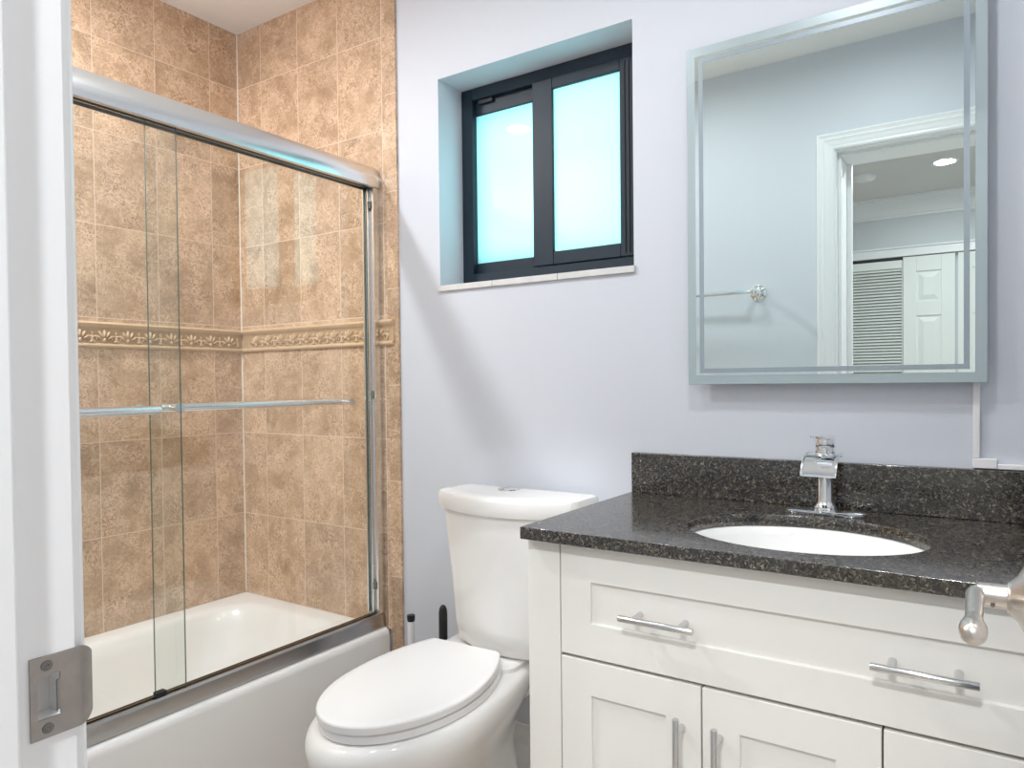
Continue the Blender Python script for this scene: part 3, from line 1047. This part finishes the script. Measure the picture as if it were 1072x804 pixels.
# ---- sticks standing behind the toilet
br = thing('toilet_brush', (-1.36, -.075, 0), 'black rounded brush handle standing by the wall behind the toilet', 'toilet brush')
bm = bmesh.new()
lathe(bm, (-1.36, -.075, 0), (0, 0, 1), [(0, .045), (.004, .048), (.10, .042), (.12, .040), (.123, .036), (.118, .020)], 28)
obj('holder', bm, 'black', br)
bm = bmesh.new()
lathe(bm, (-1.36, -.075, .118), (0, 0, 1), [(0, .008), (.08, .009), (.13, .0125), (.36, .0125), (.372, .0105), (.380, .006), (.382, .001)], 20)
obj('brush_handle', bm, 'black', br, smooth=50)
pl = thing('plunger', (-1.487, -.075, 0), 'white stick with a black cap standing between tub and toilet', 'plunger')
bm = bmesh.new()
lathe(bm, (-1.487, -.075, 0), (0, 0, 1), [(0, .058), (.03, .066), (.05, .060), (.085, .035), (.10, .020), (.115, .016)], 28)
obj('rubber_cup', bm, 'rubber', pl)
bm = bmesh.new()
lathe(bm, (-1.487, -.075, .1), (0, 0, 1), [(0, .0095), (.01, .0105), (.33, .0105), (.332, .009)], 20)
obj('stick', bm, 'plastic', pl)
bm = bmesh.new()
lathe(bm, (-1.487, -.075, .430), (0, 0, 1), [(0, .0105), (.004, .0115), (.014, .0125), (.019, .0115), (.020, .004)], 20)
obj('end_cap', bm, 'black', pl)

# ------------------------------------------------------------------ vanity
VX0, VX1, VY = -.7784, .178, -.4802
CT = .865
CB = CT - .0235
van = thing('vanity_cabinet', ((VX0 + VX1) / 2, -.24, 0), 'cream white shaker vanity cabinet under the granite counter', 'cabinet')
bm = bmesh.new()
box(bm, VX0, VX0 + .018, VY + .021, -.018, .0, CB)          # sides
box(bm, VX1 - .018, VX1, VY + .021, -.018, .0, CB)
box(bm, VX0 + .018, VX1 - .018, -.03, -.018, .1, CB)
box(bm, VX0 + .018, VX1 - .018, VY + .021, -.03, .1, .118)
box(bm, VX0 + .018, VX1 - .018, VY + .075, VY + .09, 0, .1)
obj('carcass', bm, 'cabinet', van, bevel=.001)
obj('gap_shade_board', bx(VX0 + .0185, VX1 - .0185, VY + .0215, VY + .026, .119, CB - .001), 'shadowgap', van)  # dark board behind the fronts, painting shade into their gaps
obj('stile', bx(VX0, -.7055, VY, VY + .0205, 0, CB - .0005), 'cabinet', van, bevel=.0015)
DRX1 = .1055
obj('stile', bx(DRX1 + .0025, VX1, VY, VY + .0205, 0, CB - .0005), 'cabinet', van, bevel=.0015)
obj('bottom_rail', bx(-.7050, DRX1 + .0020, VY, VY + .0205, .04, .117), 'cabinet', van, bevel=.0015)
def front(name, x0, x1, z0, z1, rail):
    bm = bmesh.new()
    panel_front(bm, x0, x1, z0, z1, VY, .0200, rail, .0065)
    return obj(name, bm, 'cabinet', van, bevel=.0012, smooth=0)
def pull(parent, x, z, ln, vert=False):
    bm = bmesh.new()
    y = VY - .030
    d = Vector((0, 0, 1)) if vert else Vector((1, 0, 0))
    c = Vector((x, y, z))
    tube(bm, [c - d * (ln / 2), c - d * (ln / 2 - .001), c + d * (ln / 2 - .001), c + d * (ln / 2)], [.0055, .006, .006, .0055], 20)
    depth = .0065 if not vert else 0
    for s in (-1, 1):
        p = c + d * s * (ln / 2 - .026)
        lathe(bm, (p.x, VY + depth - .0001, p.z), (0, -1, 0), [(0, .0062), (.030 + depth - .004, .005)], 16)
    return obj('handle', bm, 'handle', parent, smooth=40)
dwr = front('drawer', -.7027, DRX1, .6275, CB - .006, .0655)
PZ = .7245
pull(dwr, -.4955, PZ, .138)
pull(dwr, -.0835, PZ, .138)
d1 = front('door', -.7027, -.4240, .1195, .6215, .065)
d2 = front('door', -.4210, -.1410, .1195, .6215, .065)
d3 = front('door', -.1380, DRX1, .1195, .6215, .065)
pull(d1, -.4575, .5015, .138, True)
pull(d2, -.3900, .5005, .138, True)
pull(d3, .078, .5005, .138, True)

# countertop with an oval cut-out, and backsplash
ctp = thing('countertop', (-.30, -.25, CB), 'speckled dark granite vanity countertop with backsplash', 'countertop')
SCX, SCY, SA, SB_ = -.298, -.291, .212, .158
X0, X1, Y0c, Y1c = -.7796, XR - .004, -.5054, -.001
angs = [2 * PI * i / 64 for i in range(64)]
angs += [math.atan2(y - SCY, x - SCX) % (2 * PI) for x in (X0, X1) for y in (Y0c, Y1c)]
angs = sorted(set(angs))
def rectpt(a):
    c, s = math.cos(a), math.sin(a)
    t = min(((X1 - SCX) / c if c > 1e-9 else (X0 - SCX) / c if c < -1e-9 else 1e9), ((Y1c - SCY) / s if s > 1e-9 else (Y0c - SCY) / s if s < -1e-9 else 1e9))
    return (SCX + c * t, SCY + s * t)
def ellpt(a, k=1.0):
    c, s = math.cos(a), math.sin(a)
    t = 1 / math.sqrt((c / SA) ** 2 + (s / SB_) ** 2)
    return (SCX + c * t * k, SCY + s * t * k)
bm = bmesh.new()
rr = [[(*rectpt(a), CB) for a in angs], [(*rectpt(a), CT) for a in angs], [(*ellpt(a, 1.008), CT) for a in angs], [(*ellpt(a), CT - .003) for a in angs], [(*ellpt(a), CB) for a in angs], [(*rectpt(a), CB) for a in angs]]
loft(bm, rr, False, False)
bmesh.ops.remove_doubles(bm, verts=bm.verts[:], dist=1e-6)
obj('counter_slab', bm, 'granite', ctp, bevel=.0012, smooth=30)
obj('backsplash', bx(-.7759, X1, -.0205, -.001, CT + .0003, .965), 'granite', ctp, bevel=.0015)

snk = thing('sink', (SCX, SCY, CB - .15), 'white oval undermount sink set in the granite counter', 'sink')
bm = bmesh.new()
rings = []
for kx, z in ((1.13, CB - .001), (1.01, CB - .001), (.985, CB - .004), (.965, CB - .02), (.93, CB - .05), (.86, CB - .085), (.72, CB - .115), (.5, CB - .135), (.25, CB - .143), (.1, CB - .144)):
    rings.append([(SCX + SA * kx * math.cos(2 * PI * i / 64), SCY + SB_ * (kx if kx < 1.1 else 1.1) * math.sin(2 * PI * i / 64), z) for i in range(64)])
loft(bm, rings, False, False)
bk_ = []
for kx, z in ((.1, CB - .152), (.27, CB - .151), (.53, CB - .143), (.76, CB - .122), (.91, CB - .09), (.98, CB - .05), (1.13, CB - .009), (1.13, CB - .001)):
    bk_.append([(SCX + SA * kx * math.cos(2 * PI * i / 64), SCY + SB_ * min(kx, 1.1) * math.sin(2 * PI * i / 64), z) for i in range(64)])
loft(bm, bk_, False, False)
bmesh.ops.remove_doubles(bm, verts=bm.verts[:], dist=1e-6)
obj('basin', bm, 'porcelain', snk, smooth=50)
bm = bmesh.new()
lathe(bm, (SCX, SCY, CB - .150), (0, 0, 1), [(0, .020), (.006, .024), (.008, .022), (.0085, .008)], 24)
obj('drain', bm, 'chrome', snk)

# ------------------------------------------------------------------ faucet
FX, FY = -.297, -.085
fc = thing('faucet', (FX, FY, CT), 'chrome waterfall faucet standing behind the sink', 'faucet')
bm = bmesh.new()
loft(bm, [rrect(FX - .079, FX + .079, FY - .026, FY + .026, .0255, CT + .0003, 8), rrect(FX - .080, FX + .080, FY - .027, FY + .027, .0265, CT + .002, 8),
          rrect(FX - .080, FX + .080, FY - .027, FY + .027, .0265, CT + .0045, 8), rrect(FX - .077, FX + .077, FY - .024, FY + .024, .0235, CT + .007, 8)])
obj('base_plate', bm, 'chrome', fc, smooth=40)
bm = bmesh.new()
lathe(bm, (FX, FY, CT + .007), (0, 0, 1), [(0, .0245), (.003, .0245), (.004, .0235), (.0075, .0235), (.009, .0215), (.012, .0195), (.016, .0170), (.022, .0160), (.060, .0155), (.095, .0158), (.108, .0185), (.116, .0200), (.124, .0200), (.132, .0200)], 32)
obj('body_column', bm, 'chrome', fc, smooth=40)
# waterfall spout: a wide curved tongue running forward and down
bm = bmesh.new()
sp_pts = [(.032, .121), (.014, .1255), (-.008, .1275), (-.026, .1265), (-.041, .1220), (-.053, .1145), (-.062, .1050), (-.069, .0945), (-.0735, .0855)]
rings = []
for dy, dz in sp_pts:
    i = sp_pts.index((dy, dz))
    d = Vector((sp_pts[min(i + 1, 8)][0] - sp_pts[max(i - 1, 0)][0], sp_pts[min(i + 1, 8)][1] - sp_pts[max(i - 1, 0)][1])).normalized()
    nrm = Vector((d.y, -d.x)) * -1
    if nrm.y < 0 and abs(d.x) > .5:
        nrm = -nrm
    hw = .030 + .004 * min(1, i / 5)
    th = .0045
    o_ = Vector((dy, dz))
    q = o_ - Vector((-d.y, d.x)) * (-th)
    rings.append([(FX - hw, FY + o_.x, CT + o_.y), (FX + hw, FY + o_.x, CT + o_.y), (FX + hw, FY + q.x, CT + q.y), (FX - hw, FY + q.x, CT + q.y)])
loft(bm, rings)
for s in (-1, 1):      # raised side lips on top
    tube(bm, [(FX + s * (.029 + .004 * min(1, i / 5)), FY + a, CT + b + .001) for i, (a, b) in enumerate(sp_pts)], .0022, 8)
obj('spout', bm, 'chrome', fc, bevel=.0008, smooth=40)
# lever cap on top
bm = bmesh.new()
lathe(bm, (FX, FY + .002, CT + .1392), (0, 0, 1), [(0, .0195), (.002, .0205), (.016, .0205), (.019, .0195), (.0205, .012)], 28)
hcap = obj('handle_cap', bm, 'chrome', fc, smooth=40)
bm = bmesh.new()
rings = []
for dy, dz, hw, th in ((.022, .0155, .015, .004), (.010, .0185, .0205, .006), (-.012, .0190, .0205, .007), (-.034, .0195, .0190, .006), (-.060, .0215, .0165, .004), (-.080, .0250, .0135, .003), (-.094, .0290, .0100, .002)):
    rings.append([(FX - hw, FY + dy, CT + .1392 + dz), (FX - hw * .8, FY + dy, CT + .1392 + dz + th), (FX + hw * .8, FY + dy, CT + .1392 + dz + th), (FX + hw, FY + dy, CT + .1392 + dz)])
loft(bm, rings)
obj('lever', bm, 'chrome', hcap, bevel=.001, smooth=40)

# ------------------------------------------------------------------ mirror
MX0, MX1, MZ0, MZ1, MY = -.6165, -.0085, 1.1358, 1.9236, -.035
mr = thing('mirror', ((MX0 + MX1) / 2, MY, MZ0), 'large rectangular mirror with a frosted glass rim above the sink', 'mirror')
bm = bmesh.new()
box(bm, MX0, MX1, MY, MY + .005, MZ0, MZ1)
obj('glass_rim', bm, 'frost', mr, bevel=.001)
bi = .0205
def strip_frame(x0, x1, z0, z1, wd, y, th):
    bm = bmesh.new()
    box(bm, x0, x0 + wd, y - th, y, z0, z1)
    box(bm, x1 - wd, x1, y - th, y, z0, z1)
    box(bm, x0 + wd, x1 - wd, y - th, y, z1 - wd, z1)
    box(bm, x0 + wd, x1 - wd, y - th, y, z0, z0 + wd)
    return bm
obj('mirror_surface', bx(MX0 + bi, MX1 - bi, MY - .0006, MY - .0001, MZ0 + bi, MZ1 - bi), 'mirror', mr, smooth=0)
li = .0295
obj('etched_band', strip_frame(MX0 + li, MX1 - li, MZ0 + li - .003, MZ1 - li + .002, .0105, MY - .0007, .0003), 'etched', mr, smooth=0)
obj('housing', bx(MX0 + .06, MX1 - .06, MY + .0055, -.0005, MZ0 + .06, MZ1 - .06), 'mirrorback', mr)

# cord cover running down from the mirror
cc = thing('cord_cover', (-.027, -.006, .97), 'white plastic cord cover from the mirror down to the backsplash', 'cord cover')
obj('vertical_channel', bx(-.0333, -.0213, -.0105, -.0005, .987, 1.165), 'plastic', cc, bevel=.0015)
obj('elbow', bx(-.0340, .0075, -.0115, -.0005, .9665, .9865), 'plastic', cc, bevel=.002)
obj('horizontal_channel', bx(.0080, XR - .002, -.0105, -.0005, .9665, .9765), 'plastic', cc, bevel=.0015)

# ------------------------------------------------------------------ towel bar on the door wall (seen in the mirror)
tw = thing('towel_rail', (-1.03, YD + .03, 1.50), 'chrome towel bar on the doorway wall, reflected in the mirror', 'towel bar')
TBZ, TBY, TBX = 1.508, YD + .062, -.832
bm = bmesh.new()
tube(bm, [(TBX - .46, TBY, TBZ), (TBX, TBY, TBZ)], .0075, 16)
obj('bar', bm, 'chrome', tw)
for x in (TBX - .46, TBX):
    bm = bmesh.new()
    lathe(bm, (x, YD + .0003, TBZ), (0, 1, 0), [(0, .033), (.004, .0335), (.006, .029), (.009, .027), (.011, .019), (.015, .013), (.045, .0125), (.050, .016), (.060, .0175), (.070, .016), (.075, .008)], 28)
    obj('rosette', bm, 'chrome', tw, smooth=50)
